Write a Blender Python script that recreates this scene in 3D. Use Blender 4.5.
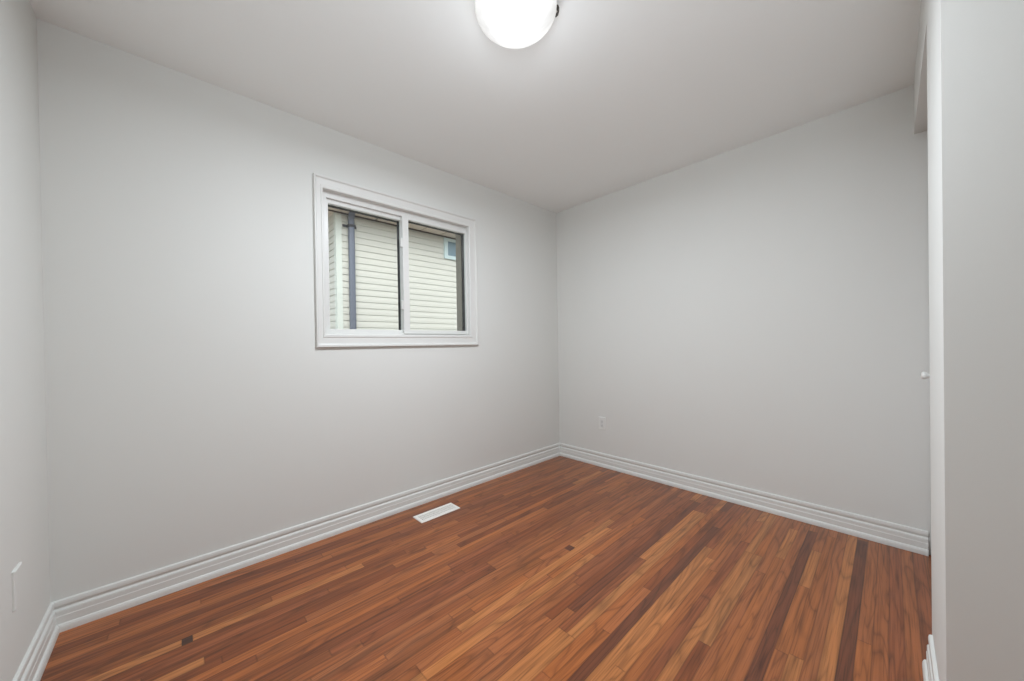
import bpy, bmesh, math, random
from mathutils import Matrix, Vector
S = bpy.context.scene
COL = S.collection
for o in list(bpy.data.objects):
    bpy.data.objects.remove(o)

# ------------------------------------------------------------------ camera
YAW, PITCH, ROLL, CAM_H, FPX = 0.7558, 0.00614, -0.01604, 1.12, 357.8
Fw = Vector((math.sin(YAW) * math.cos(PITCH), math.cos(YAW) * math.cos(PITCH), -math.sin(PITCH)))
R0 = Vector((math.cos(YAW), -math.sin(YAW), 0))
U0 = R0.cross(Fw)
Rt = math.cos(ROLL) * R0 + math.sin(ROLL) * U0
Up = -math.sin(ROLL) * R0 + math.cos(ROLL) * U0
cd = bpy.data.cameras.new('camera')
cam = bpy.data.objects.new('camera', cd)
COL.objects.link(cam)
cam.matrix_world = Matrix(((Rt.x, Up.x, -Fw.x, 0), (Rt.y, Up.y, -Fw.y, 0), (Rt.z, Up.z, -Fw.z, CAM_H), (0, 0, 0, 1)))
cd.sensor_width = 36
cd.lens = FPX / 1024 * 36
cd.shift_x = 0.777 / 1024
cd.shift_y = 6.471 / 1024
cd.clip_start = 0.02
cd.clip_end = 200
S.camera = cam

# ------------------------------------------------------------------ sky, lights, exposure
w = bpy.data.worlds.new('sky')
S.world = w
w.use_nodes = True
nt = w.node_tree
nt.nodes.clear()
sky = nt.nodes.new('ShaderNodeTexSky')
sky.sky_type = 'NISHITA'
sky.sun_disc = False
sky.sun_elevation = math.radians(48)
sky.sun_rotation = math.radians(200)
sky.dust_density = 3.0
hs = nt.nodes.new('ShaderNodeHueSaturation')
hs.inputs['Saturation'].default_value = 0.30
bg = nt.nodes.new('ShaderNodeBackground')
bg.inputs['Strength'].default_value = 0.29
wo = nt.nodes.new('ShaderNodeOutputWorld')
nt.links.new(sky.outputs[0], hs.inputs['Color'])
nt.links.new(hs.outputs[0], bg.inputs['Color'])
nt.links.new(bg.outputs[0], wo.inputs['Surface'])


def area_light(name, loc, size, power, col, rot=(0, 0, 0), sy=None):
    ld = bpy.data.lights.new(name, 'AREA')
    ld.energy = power
    ld.color = col
    ld.size = size
    if sy:
        ld.shape = 'RECTANGLE'
        ld.size_y = sy
    lo = bpy.data.objects.new(name, ld)
    lo.location = loc
    lo.rotation_euler = rot
    COL.objects.link(lo)
    return lo


LAMP_COL = (0.905, 0.98, 1.06)

def spot(name, loc, aim, energy, ang):
    sd = bpy.data.lights.new(name, 'SPOT')
    sd.energy = energy
    sd.color = LAMP_COL
    sd.spot_size = math.radians(ang)
    sd.spot_blend = 1.0
    sd.shadow_soft_size = 0.35
    so = bpy.data.objects.new(name, sd)
    so.location = loc
    so.rotation_euler = (Vector(aim) - Vector(loc)).to_track_quat('-Z', 'Y').to_euler()
    COL.objects.link(so)


spot('fill_up', (-0.22, -0.06, 1.60), (1.15, 1.15, 2.60), 32, 110)  # added fill behind the camera, lifts the ceiling and upper walls
spot('fill_high', (-0.15, -0.15, 1.55), (0.45, 0.60, 2.44), 42, 130)  # second added fill, brightens the ceiling nearer the camera

S.view_settings.view_transform = 'Standard'
S.view_settings.look = 'None'
S.view_settings.gamma = 1
S.view_settings.use_curve_mapping = False
S.view_settings.exposure = 0.09

# ------------------------------------------------------------------ dimensions
XL, XR = -0.374, 2.824          # left wall, right wall
YW = 2.306                      # window wall
YC = -0.09                      # closet front wall face
XS = 1.394                      # side of the closet box, towards the entry
XO = 1.87                       # edge of the closet opening
YB = -1.05                      # wall with the room's doorway
H = 2.44
HD = 2.183                      # underside of the closet header


# ------------------------------------------------------------------ helpers
def lin(r, g, b):
    f = lambda c: (c / 255 / 12.92) if c / 255 <= 0.04045 else ((c / 255 + 0.055) / 1.055) ** 2.4
    return (f(r), f(g), f(b), 1)


def add_box(bm, x0, x1, y0, y1, z0, z1):
    vs = [bm.verts.new((x, y, z)) for x in (x0, x1) for y in (y0, y1) for z in (z0, z1)]
    for f in ((0, 1, 3, 2), (4, 6, 7, 5), (0, 4, 5, 1), (2, 3, 7, 6), (0, 2, 6, 4), (1, 5, 7, 3)):
        bm.faces.new([vs[i] for i in f])
    return vs


def add_loft(bm, rings, closed=True, caps=True):
    """rings: lists of points of equal length, joined one to the next"""
    V = [[bm.verts.new(p) for p in r] for r in rings]
    n = len(rings[0])
    for a, b in zip(V[:-1], V[1:]):
        for i in range(n if closed else n - 1):
            j = (i + 1) % n
            bm.faces.new((a[i], a[j], b[j], b[i]))
    if caps:
        bm.faces.new(V[0][::-1])
        bm.faces.new(V[-1])
    return V


def add_frame(bm, x0, x1, z0, z1, wl, wr, wb, wt, prof, ysign=-1, y=0):
    """picture frame in an XZ plane; prof = [(s, t)], s 0 outside edge..1 inside edge, t thickness towards the room"""
    rings = []
    for s, t in prof:
        X0, X1, Z0, Z1 = x0 + wl * s, x1 - wr * s, z0 + wb * s, z1 - wt * s
        yy = y + ysign * t
        rings.append([(X0, yy, Z0), (X1, yy, Z0), (X1, yy, Z1), (X0, yy, Z1)])
    rings.append(rings[0])
    V = [[bm.verts.new(p) for p in r] for r in rings[:-1]]
    V.append(V[0])
    for a, b in zip(V[:-1], V[1:]):
        for i in range(4):
            j = (i + 1) % 4
            bm.faces.new((a[i], a[j], b[j], b[i]))


def ring_box(bm, x0, x1, z0, z1, wl, wr, wb, wt, y0, y1):
    add_frame(bm, x0, x1, z0, z1, wl, wr, wb, wt, [(0, 0), (0, y1 - y0), (1, y1 - y0), (1, 0)], 1, y0)


def add_lathe(bm, prof, c=(0, 0, 0), axis='z', n=48, closed=False):
    cx, cy, cz = c
    rows = []
    for r, h in prof:
        row = []
        if r < 1e-6:
            p = (cx, cy, cz + h) if axis == 'z' else (cx, cy + h, cz)
            row = [bm.verts.new(p)]
        else:
            for i in range(n):
                a = 2 * math.pi * i / n
                if axis == 'z':
                    p = (cx + r * math.cos(a), cy + r * math.sin(a), cz + h)
                else:
                    p = (cx + r * math.cos(a), cy + h, cz + r * math.sin(a))
                row.append(bm.verts.new(p))
        rows.append(row)
    if closed:
        rows.append(rows[0])
    for a, b in zip(rows[:-1], rows[1:]):
        for i in range(n):
            j = (i + 1) % n
            if len(a) == 1 and len(b) == 1:
                continue
            if len(a) == 1:
                bm.faces.new((a[0], b[i], b[j]))
            elif len(b) == 1:
                bm.faces.new((a[i], b[0], a[j]))
            else:
                bm.faces.new((a[i], b[i], b[j], a[j]))


def obj(name, bm, mat, parent=None, smooth=False, bevel=0, loc=None):
    bmesh.ops.remove_doubles(bm, verts=bm.verts, dist=1e-6) if smooth else None
    bmesh.ops.recalc_face_normals(bm, faces=bm.faces)
    if loc:
        bmesh.ops.translate(bm, vec=-Vector(loc), verts=bm.verts)
    me = bpy.data.meshes.new(name)
    bm.to_mesh(me)
    bm.free()
    me.materials.append(mat)
    if smooth:
        for p in me.polygons:
            p.use_smooth = True
    o = bpy.data.objects.new(name, me)
    COL.objects.link(o)
    if loc:
        o.location = loc
    if parent:
        o.parent = parent
    if bevel:
        m = o.modifiers.new('bevel', 'BEVEL')
        m.width = bevel
        m.segments = 2
        m.limit_method = 'ANGLE'
    return o


def struct(name, bm, mat, **k):
    o = obj(name, bm, mat, **k)
    if not o.parent:
        o['kind'] = 'structure'
    return o


def tag(o, label, cat, group=None):
    o['label'] = label
    o['category'] = cat
    if group:
        o['group'] = group
    return o


def empty(name, loc=(0, 0, 0)):
    o = bpy.data.objects.new(name, None)
    o.location = loc
    o.empty_display_size = 0.1
    COL.objects.link(o)
    return o


# ------------------------------------------------------------------ materials
def mat(name, col, rough=0.5, spec=0.5, metal=0.0, noise=None, bump=None):
    m = bpy.data.materials.new(name)
    m.use_nodes = True
    t = m.node_tree
    b = t.nodes['Principled BSDF']
    b.inputs['Base Color'].default_value = col
    b.inputs['Roughness'].default_value = rough
    b.inputs['Specular IOR Level'].default_value = spec
    b.inputs['Metallic'].default_value = metal
    tc = t.nodes.new('ShaderNodeTexCoord')
    if noise:
        sc, amt = noise
        n = t.nodes.new('ShaderNodeTexNoise')
        n.inputs['Scale'].default_value = sc
        n.inputs['Detail'].default_value = 4
        mx = t.nodes.new('ShaderNodeMix')
        mx.data_type = 'RGBA'
        mx.inputs[6].default_value = tuple(c * (1 - amt) for c in col[:3]) + (1,)
        mx.inputs[7].default_value = tuple(min(1, c * (1 + amt)) for c in col[:3]) + (1,)
        t.links.new(tc.outputs['Object'], n.inputs['Vector'])
        t.links.new(n.outputs['Fac'], mx.inputs[0])
        t.links.new(mx.outputs[2], b.inputs['Base Color'])
    if bump:
        sc, st = bump
        n = t.nodes.new('ShaderNodeTexNoise')
        n.inputs['Scale'].default_value = sc
        n.inputs['Detail'].default_value = 3
        bp = t.nodes.new('ShaderNodeBump')
        bp.inputs['Strength'].default_value = st
        bp.inputs['Distance'].default_value = 0.001
        t.links.new(tc.outputs['Object'], n.inputs['Vector'])
        t.links.new(n.outputs['Fac'], bp.inputs['Height'])
        t.links.new(bp.outputs[0], b.inputs['Normal'])
    return m


M_wall = mat('wall_paint', lin(224, 223.8, 219.5), 0.72, 0.25, noise=(2.0, 0.006), bump=(260, 0.12))
M_ceil = mat('ceiling_paint', lin(242, 243, 240.5), 0.85, 0.15, bump=(300, 0.1))
M_trim = mat('trim_paint', lin(226, 226, 222), 0.38, 0.45, noise=(6, 0.01))
M_casing = mat('casing_paint', lin(222, 221, 217), 0.4, 0.4, noise=(6, 0.01))
M_door = mat('door_paint', lin(232, 232, 232), 0.45, 0.4, noise=(5, 0.01))
M_vinyl = mat('window_vinyl', lin(222, 221, 217), 0.35, 0.45, noise=(7, 0.01))
M_gasket = mat('black_gasket', lin(16, 15, 15), 0.7, 0.3, noise=(30, 0.1))
M_reveal = mat('exterior_reveal', lin(150, 143, 132), 0.7, 0.3, noise=(14, 0.12))
M_plate = mat('switch_plate_plastic', lin(230, 230, 226), 0.32, 0.5, noise=(10, 0.005))
M_slot = mat('outlet_slot', lin(60, 58, 55), 0.6, 0.3)
M_insert = mat('outlet_insert', lin(222, 222, 220), 0.35, 0.5)
M_vent = mat('register_enamel', lin(240, 236, 230), 0.35, 0.5, noise=(20, 0.01))
M_duct = mat('duct_dark', lin(120, 122, 120), 0.6, 0.3, noise=(20, 0.05))
M_bronze = mat('clip_metal', lin(78, 74, 68), 0.35, 0.5, 0.8, noise=(40, 0.05))
M_pan = mat('lamp_pan', lin(235, 235, 232), 0.4, 0.4, noise=(10, 0.01))
M_siding = mat('vinyl_siding', lin(214, 214, 207), 0.55, 0.3, noise=(1.2, 0.03), bump=(60, 0.2))
M_corner = mat('corner_trim', lin(222, 228, 222), 0.5, 0.3, noise=(2, 0.02))
M_spout = mat('downspout_metal', lin(112, 118, 133), 0.45, 0.4, 0.2, noise=(5, 0.08))
M_strap = mat('strap_metal', lin(62, 62, 68), 0.5, 0.4, 0.4, noise=(8, 0.08))
M_soffit = mat('soffit_panel', lin(222, 208, 196), 0.6, 0.3, noise=(3, 0.03))
M_brown = mat('dark_trim_shade', lin(84, 74, 66), 0.6, 0.3, noise=(5, 0.08))
M_fascia = mat('fascia_metal', lin(120, 100, 85), 0.5, 0.4, noise=(5, 0.05))
M_roof = mat('roof_shingle', lin(90, 84, 78), 0.9, 0.2, noise=(12, 0.25))
M_nframe = mat('far_window_frame', lin(208, 226, 230), 0.45, 0.4, noise=(4, 0.01))
M_npane = mat('far_window_pane', lin(120, 146, 160), 0.12, 0.6, noise=(2, 0.08))
M_ground = mat('gravel_yard', lin(176, 172, 162), 0.95, 0.1, noise=(25, 0.2))
M_brick = mat('exterior_wall', lin(160, 140, 124), 0.85, 0.2, noise=(9, 0.1))

# clear window glass
M_glass = bpy.data.materials.new('window_glass')
M_glass.use_nodes = True
t = M_glass.node_tree
t.nodes.clear()
out = t.nodes.new('ShaderNodeOutputMaterial')
mx = t.nodes.new('ShaderNodeMixShader')
tr = t.nodes.new('ShaderNodeBsdfTransparent')
tr.inputs[0].default_value = (0.96, 0.985, 0.97, 1)
gl = t.nodes.new('ShaderNodeBsdfGlossy')
gl.inputs['Roughness'].default_value = 0.02
fr = t.nodes.new('ShaderNodeFresnel')
fr.inputs['IOR'].default_value = 1.45
t.links.new(fr.outputs[0], mx.inputs[0])
t.links.new(tr.outputs[0], mx.inputs[1])
t.links.new(gl.outputs[0], mx.inputs[2])
t.links.new(mx.outputs[0], out.inputs[0])

# alabaster lamp glass: lets its bulb's light through and glows
M_dome = bpy.data.materials.new('alabaster_glass')
M_dome.use_nodes = True
t = M_dome.node_tree
b = t.nodes['Principled BSDF']
out = t.nodes['Material Output']
tc = t.nodes.new('ShaderNodeTexCoord')
nz = t.nodes.new('ShaderNodeTexNoise')
nz.inputs['Scale'].default_value = 5
nz.inputs['Detail'].default_value = 3
nz.inputs['Distortion'].default_value = 1.6
cr = t.nodes.new('ShaderNodeValToRGB')
cr.color_ramp.elements[0].position = 0.35
cr.color_ramp.elements[0].color = (0.36, 0.36, 0.355, 1)
cr.color_ramp.elements[1].position = 0.65
cr.color_ramp.elements[1].color = (0.62, 0.62, 0.615, 1)
t.links.new(tc.outputs['Object'], nz.inputs['Vector'])
t.links.new(nz.outputs['Fac'], cr.inputs[0])
b.inputs['Base Color'].default_value = (0.55, 0.55, 0.54, 1)
b.inputs['Roughness'].default_value = 0.25
t.links.new(cr.outputs[0], b.inputs['Emission Color'])
b.inputs['Emission Strength'].default_value = 1.0
tp = t.nodes.new('ShaderNodeBsdfTransparent')
mx = t.nodes.new('ShaderNodeMixShader')
mx.inputs[0].default_value = 0.80
t.links.new(tp.outputs[0], mx.inputs[1])
t.links.new(b.outputs[0], mx.inputs[2])
t.links.new(mx.outputs[0], out.inputs[0])


# hardwood
def wood():
    m = bpy.data.materials.new('oak_strip_floor')
    m.use_nodes = True
    t = m.node_tree
    N, L = t.nodes, t.links
    b = N['Principled BSDF']
    tone = N.new('ShaderNodeAttribute')
    tone.attribute_name = 'tone'
    seed = N.new('ShaderNodeAttribute')
    seed.attribute_name = 'seed'
    tc = N.new('ShaderNodeTexCoord')
    add = N.new('ShaderNodeVectorMath')
    add.operation = 'ADD'
    L.new(tc.outputs['Object'], add.inputs[0])
    L.new(seed.outputs['Vector'], add.inputs[1])

    def mapping(sx, sy):
        mp = N.new('ShaderNodeMapping')
        mp.inputs['Scale'].default_value = (sx, sy, 1)
        L.new(add.outputs[0], mp.inputs[0])
        return mp

    def math_(op, a, c=None, v=None):
        n = N.new('ShaderNodeMath')
        n.operation = op
        L.new(a, n.inputs[0])
        if c is not None:
            L.new(c, n.inputs[1])
        if v is not None:
            n.inputs[1].default_value = v
        return n.outputs[0]

    def ramp(src, stops):
        r = N.new('ShaderNodeValToRGB')
        e = r.color_ramp.elements
        e[0].position, e[0].color = stops[0][0], (stops[0][1],) * 3 + (1,)
        e[1].position, e[1].color = stops[-1][0], (stops[-1][1],) * 3 + (1,)
        for p, v in stops[1:-1]:
            q = e.new(p)
            q.color = (v,) * 3 + (1,)
        L.new(src, r.inputs[0])
        return r.outputs[0]

    # cathedral figure: bands of a strongly stretched noise
    n1 = N.new('ShaderNodeTexNoise')
    n1.inputs['Scale'].default_value = 1
    n1.inputs['Detail'].default_value = 2
    n1.inputs['Roughness'].default_value = 0.45
    n1.inputs['Distortion'].default_value = 0.5
    L.new(mapping(1.1, 10).outputs[0], n1.inputs['Vector'])
    band = math_('FRACT', math_('MULTIPLY', n1.outputs['Fac'], v=9))
    fig = ramp(band, [(0, 0.66), (0.14, 0.93), (0.45, 1.08), (0.82, 1.0), (1, 0.72)])
    # fine pores
    n2 = N.new('ShaderNodeTexNoise')
    n2.inputs['Scale'].default_value = 1
    n2.inputs['Detail'].default_value = 3
    L.new(mapping(5, 210).outputs[0], n2.inputs['Vector'])
    por = ramp(n2.outputs['Fac'], [(0.36, 0.72), (0.47, 0.97), (0.75, 1.10)])
    # broad streaks
    n3 = N.new('ShaderNodeTexNoise')
    n3.inputs['Scale'].default_value = 1
    n3.inputs['Detail'].default_value = 2
    L.new(mapping(1.6, 60).outputs[0], n3.inputs['Vector'])
    stk = ramp(n3.outputs['Fac'], [(0.28, 0.70), (0.5, 1.0), (0.75, 1.18)])
    f = math_('MULTIPLY', math_('MULTIPLY', fig, por), stk)
    # seams
    uv = N.new('ShaderNodeUVMap')
    uv.uv_map = 'board'
    sp = N.new('ShaderNodeSeparateXYZ')
    L.new(uv.outputs[0], sp.inputs[0])
    seam = math_('MINIMUM', sp.outputs[0], sp.outputs[1])
    sm = ramp(seam, [(0.0, 0.62), (0.0010, 0.93), (0.0018, 1.0)])
    f = math_('MULTIPLY', f, sm)
    mul = N.new('ShaderNodeVectorMath')
    mul.operation = 'SCALE'
    L.new(tone.outputs['Color'], mul.inputs[0])
    L.new(f, mul.inputs['Scale'])
    L.new(mul.outputs[0], b.inputs['Base Color'])
    # sheen varies with wear
    n4 = N.new('ShaderNodeTexNoise')
    n4.inputs['Scale'].default_value = 2.3
    n4.inputs['Detail'].default_value = 1
    L.new(tc.outputs['Object'], n4.inputs['Vector'])
    rg = N.new('ShaderNodeMapRange')
    rg.inputs[3].default_value = 0.31
    rg.inputs[4].default_value = 0.40
    L.new(n4.outputs['Fac'], rg.inputs[0])
    L.new(rg.outputs[0], b.inputs['Roughness'])
    b.inputs['Specular IOR Level'].default_value = 0.22
    b.inputs['Coat Weight'].default_value = 0.5
    b.inputs['Coat IOR'].default_value = 1.5
    b.inputs['Coat Roughness'].default_value = 0.16
    return m


M_wood = wood()

# ------------------------------------------------------------------ floor: 41 mm strips, running along the window wall
PIT, Y0 = 0.0408, 0.053
FX0, FX1, FY0, FY1 = XL - 0.12, XR + 0.1, -2.3, YW + 0.05
DARK = lin(112, 62, 38)
REDD = lin(142, 80, 46)
MED = lin(158, 92, 51)
TAN = lin(176, 111, 62)
ORG = lin(163, 94, 48)
DRED = lin(130, 70, 36)
BRN = lin(146, 82, 42)
# (row, x0, x1, tone) boards that stand out in the photograph
OV = [
    (6, 0.8, 2.70, DARK), (1, 1.1, 2.765, DARK),
    (16, 0.5, 2.36, DARK), (17, 1.55, 2.62, DRED), (16, 2.36, 2.82, REDD), (17, 2.62, 2.82, DARK),
    (20, 0.6, 1.09, TAN), (21, 0.7, 1.2, MED), (21, 1.2, 1.75, DARK), (22, 1.1, 2.65, DRED), (21, 1.75, 2.64, DARK), (23, 1.35, 2.8, REDD), (20, 1.09, 1.75, REDD),
    (20, 1.75, 2.5, TAN), (19, 0.8, 1.09, TAN), (19, 1.09, 2.5, TAN), (18, 0.9, 2.6, ORG), (19, 2.5, 2.8, REDD), (20, 2.5, 2.8, REDD),
    (15, 0.8, 2.1, TAN), (15, 2.1, 2.8, REDD), (14, 1.1, 2.0, TAN), (14, 2.0, 2.8, ORG), (13, 1.0, 1.9, ORG), (13, 1.9, 2.8, MED),
    (12, 1.0, 2.3, REDD), (11, 1.1, 2.2, TAN), (11, 2.2, 2.8, TAN), (10, 0.9, 1.415, DRED), (10, 1.415, 2.2, TAN),
    (9, 1.0, 2.05, MED), (9, 2.05, 2.8, MED), (8, 1.0, 2.25, ORG), (7, 1.0, 2.75, MED),
    (5, 0.9, 1.573, MED), (5, 1.573, 2.066, ORG), (5, 2.066, 2.46, TAN), (5, 2.46, 2.8, MED),
    (4, 1.0, 1.584, TAN), (4, 1.584, 2.7, ORG), (3, 1.0, 2.8, MED), (2, 1.0, 2.8, TAN),
    (0, 1.0, 1.84, ORG), (0, 1.84, 2.8, MED), (-1, 1.0, 2.8, MED), (-2, 1.0, 2.8, REDD), (-3, 1.0, 2.8, MED), (-4, 1.0, 2.8, REDD),
    (28, 0.9, 1.22, ORG), (28, 1.22, 1.541, MED), (28, 1.541, 1.585, lin(96, 50, 32)), (28, 1.585, 2.0, TAN), (27, 0.8, 1.9, TAN), (26, 0.6, 1.3, MED), (25, 0.6, 1.6, TAN),
    (24, 0.6, 1.4, MED),
    (32, 0.5, 1.154, DRED), (33, 0.4, 1.154, REDD), (32, 1.154, 2.0, MED),
    (44, -0.4, 0.004, TAN), (44, 0.004, 0.035, lin(70, 42, 30)), (44, 0.035, 0.69, TAN), (44, 0.69, 1.5, BRN),
    (43, -0.4, 0.9, DRED), (42, -0.4, 0.5, REDD), (41, -0.1, 0.8, DRED), (40, -0.4, 0.062, TAN), (40, 0.062, 1.0, DRED),
    (48, -0.4, 0.97, DRED), (49, -0.4, 0.6, ORG), (47, -0.4, 0.9, BRN), (45, -0.4, 0.3, BRN), (46, -0.4, 0.8, DRED),
    (38, 0.0, 1.1, ORG), (37, 0.2, 1.4, BRN), (36, 0.1, 1.0, ORG), (41, 1.2, 2.31, DRED), (41, 2.31, 2.7, TAN),
    (35, 1.36, 2.0, DRED), (45, 1.3, 2.4, DRED), (39, 1.4, 2.2, DRED),
]
rnd = random.Random(11)
bm = bmesh.new()
tl = bm.loops.layers.float_color.new('tone')
sl = bm.loops.layers.float_color.new('seed')
ul = bm.loops.layers.uv.new('board')


def board(x0, x1, y0, y1, col):
    j = rnd.uniform(0.93, 1.07)
    hj = rnd.uniform(-0.03, 0.03)
    col = (col[0] * j * (1 + hj), col[1] * j, col[2] * j * (1 - hj), 1)
    sd = (rnd.uniform(0, 40), rnd.uniform(0, 40), 0, 1)
    L = x1 - x0
    W = y1 - y0
    xs = [x0, (x0 + x1) / 2, x1]
    ys = [y0, (y0 + y1) / 2, y1]
    V = [[bm.verts.new((x, y, 0)) for y in ys] for x in xs]
    du, dv = [0, L / 2, 0], [0, W / 2, 0]
    for i in range(2):
        for k in range(2):
            ids = ((i, k), (i + 1, k), (i + 1, k + 1), (i, k + 1))
            f = bm.faces.new([V[a][b_] for a, b_ in ids])
            for lp, (a, b_) in zip(f.loops, ids):
                lp[tl] = col
                lp[sl] = sd
                lp[ul].uv = (du[a], dv[b_])


k0 = math.floor((FY0 - Y0) / PIT)
k1 = math.ceil((FY1 - Y0) / PIT)
for k in range(k0, k1):
    y0 = Y0 + PIT * k
    ov = sorted([o for o in OV if o[0] == k], key=lambda o: o[1])
    segs = []
    x = FX0

    def fill(a, b_):
        while b_ - a > 1e-4:
            l = rnd.choice([0.28, 0.4, 0.55, 0.75, 0.95, 1.2]) * rnd.uniform(0.85, 1.15)
            if b_ - a - l < 0.18:
                l = b_ - a
            if k >= 26:
                pal = [BRN, BRN, ORG, MED, REDD, DRED, BRN, ORG]
            else:
                pal = [MED, TAN, ORG, MED, REDD, TAN, MED]
            segs.append((a, a + l, rnd.choice(pal)))
            a += l

    for _, a, b_, c in ov:
        a = max(a, x)
        if b_ <= a:
            continue
        if a > x:
            fill(x, a)
        segs.append((a, b_, c))
        x = b_
    fill(x, FX1)
    for a, b_, c in segs:
        board(a, b_, y0, y0 + PIT, c)
# the slab beneath
vs = add_box(bm, FX0, FX1, Y0 + PIT * k0, Y0 + PIT * k1, -0.12, -0.001)
me_floor = struct('floor', bm, M_wood)

# ------------------------------------------------------------------ shell
T = 0.12
bm = bmesh.new()
add_box(bm, XL - T, XR + T, -2.3, YW + 0.2, H, H + 0.12)
struct('ceiling', bm, M_ceil)

bm = bmesh.new()
add_box(bm, XL - T, XL, -2.3, YW, 0, H)
struct('wall_left', bm, M_wall)

bm = bmesh.new()
add_box(bm, XR, XR + T, -2.3, YW, 0, H)
struct('wall_right', bm, M_wall)

# window wall, inner leaf with its hole; outer leaf is the exterior cladding
HX0, HX1, HZ0, HZ1 = 0.640, 1.735, 1.185, 2.080
WX0, WX1 = XL - T, XR + T


def holed(bm, y0, y1, hx0, hx1, hz0, hz1, zb=0, zt=H):
    add_box(bm, WX0, hx0, y0, y1, zb, zt)
    add_box(bm, hx1, WX1, y0, y1, zb, zt)
    add_box(bm, hx0, hx1, y0, y1, zb, hz0)
    add_box(bm, hx0, hx1, y0, y1, hz1, zt)


bm = bmesh.new()
holed(bm, YW, YW + 0.09, HX0, HX1, HZ0, HZ1)
struct('wall_front', bm, M_wall)
bm = bmesh.new()
holed(bm, YW + 0.09, YW + 0.160, 0.655, 1.718, 1.195, 2.060, -0.9, H + 0.1)
struct('wall_outside', bm, M_brick)

# closet front wall, header and return
bm = bmesh.new()
add_box(bm, XS, XO, YC - 0.115, YC, 0, H)
add_box(bm, XO, XR, YC - 0.115, YC, HD, H)
add_box(bm, XS, XS + 0.10, YB, YC - 0.115, 0, H)
struct('wall_closet', bm, M_wall)
bm = bmesh.new()
add_box(bm, XS + 0.10, XR, -0.80, -0.72, 0, H)
struct('wall_closet_back', bm, M_wall)
# entry wall behind the camera with the room's doorway, and the hall beyond
bm = bmesh.new()
add_box(bm, XL, -0.25, YB - T, YB, 0, H)
add_box(bm, 0.60, XS + 0.10, YB - T, YB, 0, H)
add_box(bm, -0.25, 0.60, YB - T, YB, 2.06, H)
struct('wall_entry', bm, M_wall)
bm = bmesh.new()
add_box(bm, XL, XR, -2.3, -2.2, 0, H)
struct('wall_hall', bm, M_wall)
bm = bmesh.new()
for a, b_ in ((-0.31, -0.25), (0.60, 0.66)):
    add_box(bm, a, b_, YB, YB + 0.016, 0, 2.12)
add_box(bm, -0.25, 0.60, YB, YB + 0.016, 2.06, 2.12)
struct('trim_1', bm, M_trim, bevel=0.003)

# ------------------------------------------------------------------ baseboards
BP = [(0, 0), (0, 0.121), (0.0050, 0.121), (0.0085, 0.118), (0.0100, 0.110), (0.0100, 0.101), (0.0050, 0.0915),
      (0.0050, 0.0875), (0.0115, 0.083), (0.0130, 0.078), (0.0130, 0.061), (0.0145, 0.059), (0.0145, 0.030),
      (0.0195, 0.027), (0.0228, 0.020), (0.0240, 0.012), (0.0240, 0.0)]


def baseboard(name, p0, p1, nrm, m0=0, m1=0):
    """p0->p1 along the wall, nrm into the room; m = +1 inside mitre, -1 outside mitre, 0 square"""
    p0, p1, n = Vector(p0 + (0,)), Vector(p1 + (0,)), Vector(nrm + (0,))
    d = (p1 - p0).normalized()
    bm = bmesh.new()
    r0 = [tuple(p0 + n * t_ + d * t_ * m0 + Vector((0, 0, z))) for t_, z in BP]
    r1 = [tuple(p1 + n * t_ - d * t_ * m1 + Vector((0, 0, z))) for t_, z in BP]
    add_loft(bm, [r0, r1])
    return struct(name, bm, M_trim)


baseboard('baseboard_front', (XL, YW), (XR, YW), (0, -1), 1, 1)
baseboard('baseboard_right', (XR, YW), (XR, YC - 0.036), (-1, 0), 1, 0)
baseboard('baseboard_left', (XL, YB), (XL, YW), (1, 0), 0, 1)
baseboard('baseboard_closet', (XS, YC), (XO - 0.03, YC), (0, 1), -1, 0)
baseboard('baseboard_entry', (XS, YB), (XS, YC), (-1, 0), 0, -1)

# ------------------------------------------------------------------ window
win = empty('window_1', (1.19, YW, 1.2))
win['kind'] = 'structure'
WL = (1.19, YW, 1.2)


def wpart(name, bm, m, parent=None, **k):
    bmesh.ops.translate(bm, vec=-Vector(WL), verts=bm.verts)
    o = obj(name, bm, m, **k)
    o.parent = parent or win
    return o


bm = bmesh.new()
add_frame(bm, 0.605, 1.795, 1.122, 2.137, 0.050, 0.075, 0.078, 0.072,
          [(0, 0), (0, 0.018), (0.04, 0.021), (0.16, 0.021), (0.22, 0.014), (0.30, 0.012), (0.74, 0.010), (0.80, 0.014), (0.94, 0.014), (1, 0.011), (1, 0)], -1, YW)
wpart('casing', bm, M_casing)
bm = bmesh.new()
ring_box(bm, HX0, HX1, HZ0, HZ1, 0.015, 0.015, 0.015, 0.015, YW, YW + 0.090)
wpart('jamb_liner', bm, M_casing)
bm = bmesh.new()
ring_box(bm, 0.655, 1.720, 1.200, 2.065, 0.030, 0.006, 0.016, 0.034, YW + 0.032, YW + 0.060)
wpart('vinyl_frame', bm, M_vinyl)


def sash(x0, x1, wl, wr, y0, gx0, gx1, wt):
    s = bmesh.new()
    ring_box(s, x0, x1, 1.210, 2.034, wl, wr, 0.026, wt, y0, y0 + 0.026)
    f = wpart('sash', s, M_vinyl, bevel=0.0015)
    g = bmesh.new()
    ring_box(g, x0 + wl - 0.012, x1 - wr + 0.012, 1.224, 2.046 - wt, 0.012, 0.012, 0.012, 0.012, y0 + 0.0262, y0 + 0.062)
    wpart('gasket', g, M_gasket, f)
    p = bmesh.new()
    add_box(p, gx0, gx1, y0 + 0.012, y0 + 0.016, 1.232, 2.038 - wt)
    wpart('glass_pane', p, M_glass, f)
    return f


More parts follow.
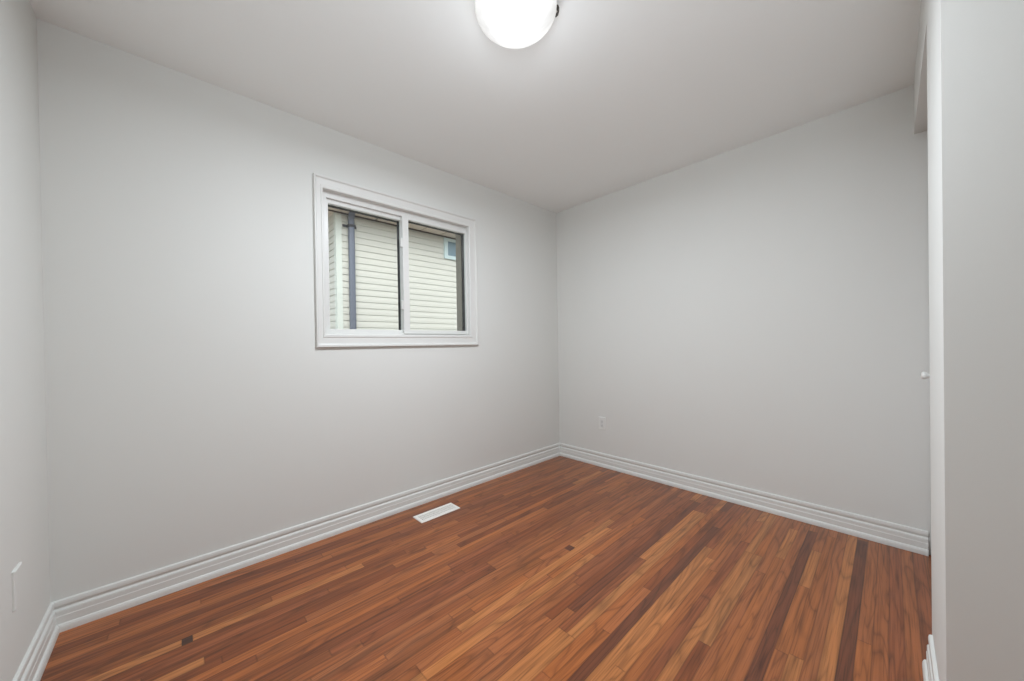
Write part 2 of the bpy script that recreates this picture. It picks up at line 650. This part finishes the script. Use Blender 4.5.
sash(0.668, 1.200, 0.032, 0.026, YW + 0.052, 0.696, 1.178, 0.028)      # left, outer track
rs = sash(1.172, 1.722, 0.045, 0.010, YW + 0.022, 1.212, 1.716, 0.020)  # right, inner track
for z in (1.846, 1.410):
    s = bmesh.new()
    add_box(s, 1.160, 1.1725, YW + 0.024, YW + 0.046, z - 0.032, z + 0.032)
    wpart('sash_latch', s, M_vinyl, rs, bevel=0.004)
bm = bmesh.new()
ring_box(bm, 0.645, 1.724, 1.190, 2.066, 0.012, 0.012, 0.012, 0.012, YW + 0.0905, YW + 0.162)
wpart('exterior_trim', bm, M_reveal)

# ------------------------------------------------------------------ closet doors (bifold leaves) in the opening
DF = YC - 0.048


def leaf(name, x0, x1):
    bm = bmesh.new()
    add_box(bm, x0, x1, DF - 0.030, DF, 0.018, HD - 0.03)
    o = obj(name, bm, M_door, bevel=0.002, loc=((x0 + x1) / 2, DF, 0))
    o['kind'] = 'structure'
    return o


l1 = leaf('door_1', XO + 0.004, 2.342)
l2 = leaf('door_2', 2.346, XR - 0.006)
kb = bmesh.new()
add_lathe(kb, [(0, 0.0), (0.010, 0.0), (0.010, 0.003), (0.0065, 0.008), (0.0065, 0.022), (0.013, 0.030), (0.0175, 0.037), (0.0165, 0.043), (0.010, 0.047), (0, 0.048)],
          (2.40, DF, 0.955), 'y', 32)
bmesh.ops.translate(kb, vec=-Vector(l2.location), verts=kb.verts)
obj('door_knob', kb, M_plate, l2, smooth=True)
bm = bmesh.new()
add_box(bm, XO + 0.003, XR - 0.003, DF - 0.027, DF - 0.003, HD - 0.022, HD)
struct('trim_2', bm, M_trim)

# ------------------------------------------------------------------ ceiling light
LC = (0.975, 0.978, H)
lamp = tag(empty('ceiling_light', LC), 'round flush-mount ceiling light with glowing white alabaster glass bowl', 'ceiling light')
bm = bmesh.new()
add_lathe(bm, [(0, 0), (0.141, 0), (0.143, -0.004), (0.141, -0.020), (0.134, -0.024), (0, -0.024)], (0, 0, 0))
obj('base_pan', bm, M_pan, lamp, smooth=False)
bm = bmesh.new()
R_, dz = 0.156, 0.085
outer = [(R_, -0.030)]
for i in range(1, 15):
    a = math.pi / 2 * i / 14
    outer.append((R_ * math.cos(a) if i < 14 else 0, -0.030 - dz * math.sin(a)))
inner = [(r * 0.97, h + 0.004 if r > 0 else h + 0.005) for r, h in outer[::-1]]
add_lathe(bm, outer + inner[:], (0, 0, 0), closed=False, n=64)
obj('glass_shade', bm, M_dome, lamp, smooth=True)
for az in (198, 321, 75):
    bm = bmesh.new()
    a = math.radians(az)
    ca, sa = math.cos(a), math.sin(a)
    pts = [(0.141, -0.012), (0.159, -0.016), (0.163, -0.026), (0.162, -0.040), (0.154, -0.048)]
    rings = []
    for r, h in pts:
        ring = []
        for dr, dw in ((0, -0.009), (0.004, -0.009), (0.004, 0.009), (0, 0.009)):
            rr = r + dr
            ring.append((rr * ca - dw * sa, rr * sa + dw * ca, h))
        rings.append(ring)
    add_loft(bm, rings)
    c = obj('clip', bm, M_bronze, lamp)
    c['label'] = 'dark metal clip'
ld = bpy.data.lights.new('bulb', 'POINT')
ld.energy = 0.05
ld.color = LAMP_COL
ld.shadow_soft_size = 0.03
lo = bpy.data.objects.new('bulb', ld)
lo.location = (LC[0], LC[1], H - 0.066)
COL.objects.link(lo)
pl_ = bpy.data.lights.new('fill_below_bowl', 'POINT')  # extra fill light floating unseen under the bowl, not part of the fixture
pl_.energy = 2.2
pl_.color = LAMP_COL
pl_.shadow_soft_size = 0.12
po_ = bpy.data.objects.new('fill_below_bowl', pl_)
po_.location = (LC[0], LC[1], H - 0.33)
COL.objects.link(po_)
area_light('bulb_glow', (LC[0], LC[1], H - 0.125), 0.26, 31.5, LAMP_COL).data.shape = 'DISK'

# ------------------------------------------------------------------ floor register
VC = (1.270, 2.099, 0)
vent = tag(empty('floor_vent', VC), 'white metal floor register in the wood floor below the window', 'floor vent')
bm = bmesh.new()
x, y = 0.148, 0.0575
rings = []
for s, z in ((0, 0.0), (0, 0.002), (0.004, 0.0055), (0.022, 0.0055), (0.024, 0.003), (0.024, 0.0)):
    rings.append([(-x + s, -y + s, z), (x - s, -y + s, z), (x - s, y - s, z), (-x + s, y - s, z)])
V = [[bm.verts.new(p) for p in r] for r in rings]
V.append(V[0])
for a, b_ in zip(V[:-1], V[1:]):
    for i in range(4):
        bm.faces.new((a[i], a[(i + 1) % 4], b_[(i + 1) % 4], b_[i]))
obj('frame', bm, M_vent, vent)
bm = bmesh.new()
add_box(bm, -x + 0.020, x - 0.020, -y + 0.020, y - 0.020, 0.0002, 0.0012)
obj('damper', bm, M_duct, vent)
bm = bmesh.new()
n = 26
for i in range(n):
    cx = -x + 0.026 + (2 * x - 0.052) * (i + 0.5) / n
    add_box(bm, cx - 0.0028, cx + 0.0028, -y + 0.0235, y - 0.0235, 0.0012, 0.0044)
for yy in (-0.012, 0.012):
    add_box(bm, -x + 0.0235, x - 0.0235, yy - 0.002, yy + 0.002, 0.0012, 0.0048)
obj('louvre_grille', bm, M_vent, vent)


# ------------------------------------------------------------------ outlets
def outlet(loc, rz, label):
    o = tag(empty('wall_outlet', loc), label, 'outlet', )
    o.rotation_euler = (0, 0, rz)
    bm = bmesh.new()                      # local: faces -Y
    rings = []
    for s, yy in ((0, 0), (0, -0.002), (0.003, -0.0055)):
        rings.append([(-0.036 + s, yy, -0.0585 + s), (0.036 - s, yy, -0.0585 + s), (0.036 - s, yy, 0.0585 - s), (-0.036 + s, yy, 0.0585 - s)])
    add_loft(bm, rings)
    pl = obj('plate', bm, M_plate, o)
    bm = bmesh.new()
    add_box(bm, -0.0168, 0.0168, -0.0072, -0.005, -0.0335, 0.0335)
    ins = obj('receptacle', bm, M_insert, o, bevel=0.001)
    for cz in (0.019, -0.019):
        bm = bmesh.new()
        add_box(bm, -0.0070, -0.0052, -0.0075, -0.0070, cz - 0.0035, cz + 0.0045)
        add_box(bm, 0.0052, 0.0070, -0.0075, -0.0070, cz - 0.003, cz + 0.004)
        add_lathe(bm, [(0, -0.0075), (0.0024, -0.0075), (0.0024, -0.0070), (0, -0.0070)], (0, 0, cz - 0.0095), 'y', 12)
        obj('socket', bm, M_slot, ins)
    for cz in (0.049, -0.049):
        bm = bmesh.new()
        add_lathe(bm, [(0, -0.0062), (0.003, -0.0062), (0.0032, -0.0054), (0, -0.0054)], (0, 0, cz), 'y', 14)
        obj('screw', bm, M_insert, o)
    return o


outlet((XR, 1.804, 0.392), math.radians(-90), 'white duplex outlet low on the far wall, near the far corner')
bm = bmesh.new()
add_loft(bm, [[(-yy, x_, z_) for x_, z_ in ((-0.038 + q, -0.060 + q), (0.038 - q, -0.060 + q), (0.038 - q, 0.060 - q), (-0.038 + q, 0.060 - q))]
              for q, yy in ((0, 0), (0, -0.004), (0.003, -0.007))])
bp_ = tag(obj('blank_wall_plate', bm, M_wall), 'blank plate painted like the left wall, low and seen almost edge-on', 'wall plate')
bp_.location = (XL, 1.893, 0.385)

# ------------------------------------------------------------------ outside: ground and the neighbouring house
GZ = -0.9
bm = bmesh.new()
add_box(bm, -14, 24, YW + 0.160, 30, GZ - 0.3, GZ)
struct('ground', bm, M_ground)

NY, NX, NZ = 5.5, 1.745, 3.088
house = tag(empty('neighbouring_house', (NX, NY, GZ)), 'cream vinyl-sided house seen through the window', 'house')
HL = Vector((NX, NY, GZ))


def hpart(name, bm, m, parent=None, **k):
    bmesh.ops.translate(bm, vec=-HL, verts=bm.verts)
    o = obj(name, bm, m, **k)
    o.parent = parent or house
    return o


# lap siding profile: each course tilts out towards its bottom edge, with an undercut
PS = 0.0966
zb = 1.516 - PS * 25
prof = []
z = zb
while z < NZ - 0.002:
    prof += [(0.0, z - 0.0), (0.013, z + 0.0012), (0.012, z + 0.040), (0.004, z + PS - 0.0035)]
    z += PS
prof = [(t_, min(z_, NZ)) for t_, z_ in prof]


def siding(bm, p0, p1, nrm):
    p0, p1, n_ = Vector(p0 + (0,)), Vector(p1 + (0,)), Vector(nrm + (0,))
    r0 = [tuple(p0 + n_ * t_ + Vector((0, 0, z_))) for t_, z_ in prof]
    r1 = [tuple(p1 + n_ * t_ + Vector((0, 0, z_))) for t_, z_ in prof]
    add_loft(bm, [r0, r1], closed=False, caps=False)


bm = bmesh.new()
siding(bm, (NX, NY), (NX + 9, NY), (0, -1))
add_box(bm, NX, NX + 9, NY + 0.001, NY + 0.15, GZ, NZ)
hpart('front_wall', bm, M_siding)
bm = bmesh.new()
siding(bm, (NX, NY), (NX, NY + 7), (-1, 0))
add_box(bm, NX + 0.001, NX + 0.15, NY + 0.15, NY + 7, GZ, NZ)
hpart('side_wall', bm, M_siding)
bm = bmesh.new()
add_box(bm, NX - 0.020, NX + 0.060, NY - 0.020, NY + 0.001, GZ, NZ)
add_box(bm, NX - 0.020, NX + 0.001, NY - 0.001, NY + 0.075, GZ, NZ)
hpart('corner_post', bm, M_corner)
# eave
bm = bmesh.new()
sx = NX - 0.45
i = 0
xx = 3.085 - 0.39 * 5
while xx < NX + 9.4:
    add_box(bm, xx + 0.011, xx + 0.379, NY - 0.34, NY + 0.02, NZ, NZ + 0.012)
    xx += 0.39
add_box(bm, sx, NX, NY, NY + 7.2, NZ + 0.0005, NZ + 0.012)
hpart('soffit', bm, M_soffit)
bm = bmesh.new()
add_box(bm, sx, NX + 9.4, NY - 0.36, NY + 7.2, NZ + 0.012, NZ + 0.03)
add_box(bm, NX - 0.022, NX + 9, NY - 0.032, NY - 0.014, NZ - 0.018, NZ)  # real trim and the shadow line under the soffit, both in dark brown
add_box(bm, sx, NX - 0.022, NY - 0.032, NY - 0.014, NZ - 0.018, NZ)
hpart('frieze_trim_shade', bm, M_brown)
bm = bmesh.new()
add_box(bm, sx - 0.02, NX + 9.4, NY - 0.37, NY - 0.35, NZ - 0.01, NZ + 0.16)
add_box(bm, sx - 0.02, sx, NY - 0.35, NY + 7.2, NZ - 0.01, NZ + 0.16)
hpart('fascia', bm, M_fascia)
bm = bmesh.new()
ym = NY + 3.4
r0 = [(sx - 0.03, NY - 0.40, NZ + 0.15), (sx - 0.03, ym, NZ + 1.75), (sx - 0.03, NY + 7.3, NZ + 0.15)]
r1 = [(NX + 9.4, p[1], p[2]) for p in r0]
add_loft(bm, [r0, r1])
hpart('roof', bm, M_roof)
# downspout
bm = bmesh.new()
dx0, dx1 = 1.885, 1.972
cx = (dx0 + dx1) / 2
path = [(NY - 0.060, GZ + 0.15), (NY - 0.060, 3.00), (NY - 0.075, NZ - 0.035), (NY - 0.10, NZ)]
rings = []
for yy, zz in path:
    ring = []
    for q in range(16):
        a = 2 * math.pi * q / 16
        c_, s_ = math.cos(a), math.sin(a)
        sq = 0.7
        px_ = math.copysign(abs(c_) ** sq, c_) * (dx1 - dx0) / 2
        py_ = math.copysign(abs(s_) ** sq, s_) * 0.036
        ring.append((cx + px_, yy + py_, zz))
    rings.append(ring)
add_loft(bm, rings)
ds = hpart('downspout', bm, M_spout)
for zz in (2.905, 1.30, 0.0):
    bm = bmesh.new()
    add_box(bm, dx0 - 0.065, dx1 + 0.045, NY - 0.024, NY - 0.012, zz - 0.018, zz + 0.018)
    add_box(bm, dx0 - 0.008, dx1 + 0.008, NY - 0.100, NY - 0.012, zz - 0.018, zz + 0.018)
    hpart('strap', bm, M_strap, ds)
# small window under the eave
bm = bmesh.new()
ring_box(bm, 3.548, 4.38, 2.690, 3.060, 0.072, 0.072, 0.060, 0.055, NY - 0.040, NY + 0.01)
fw = hpart('house_window', bm, M_nframe)
bm = bmesh.new()
add_box(bm, 3.61, 4.32, NY - 0.024, NY - 0.015, 2.74, 3.01)
hpart('pane', bm, M_npane, fw)
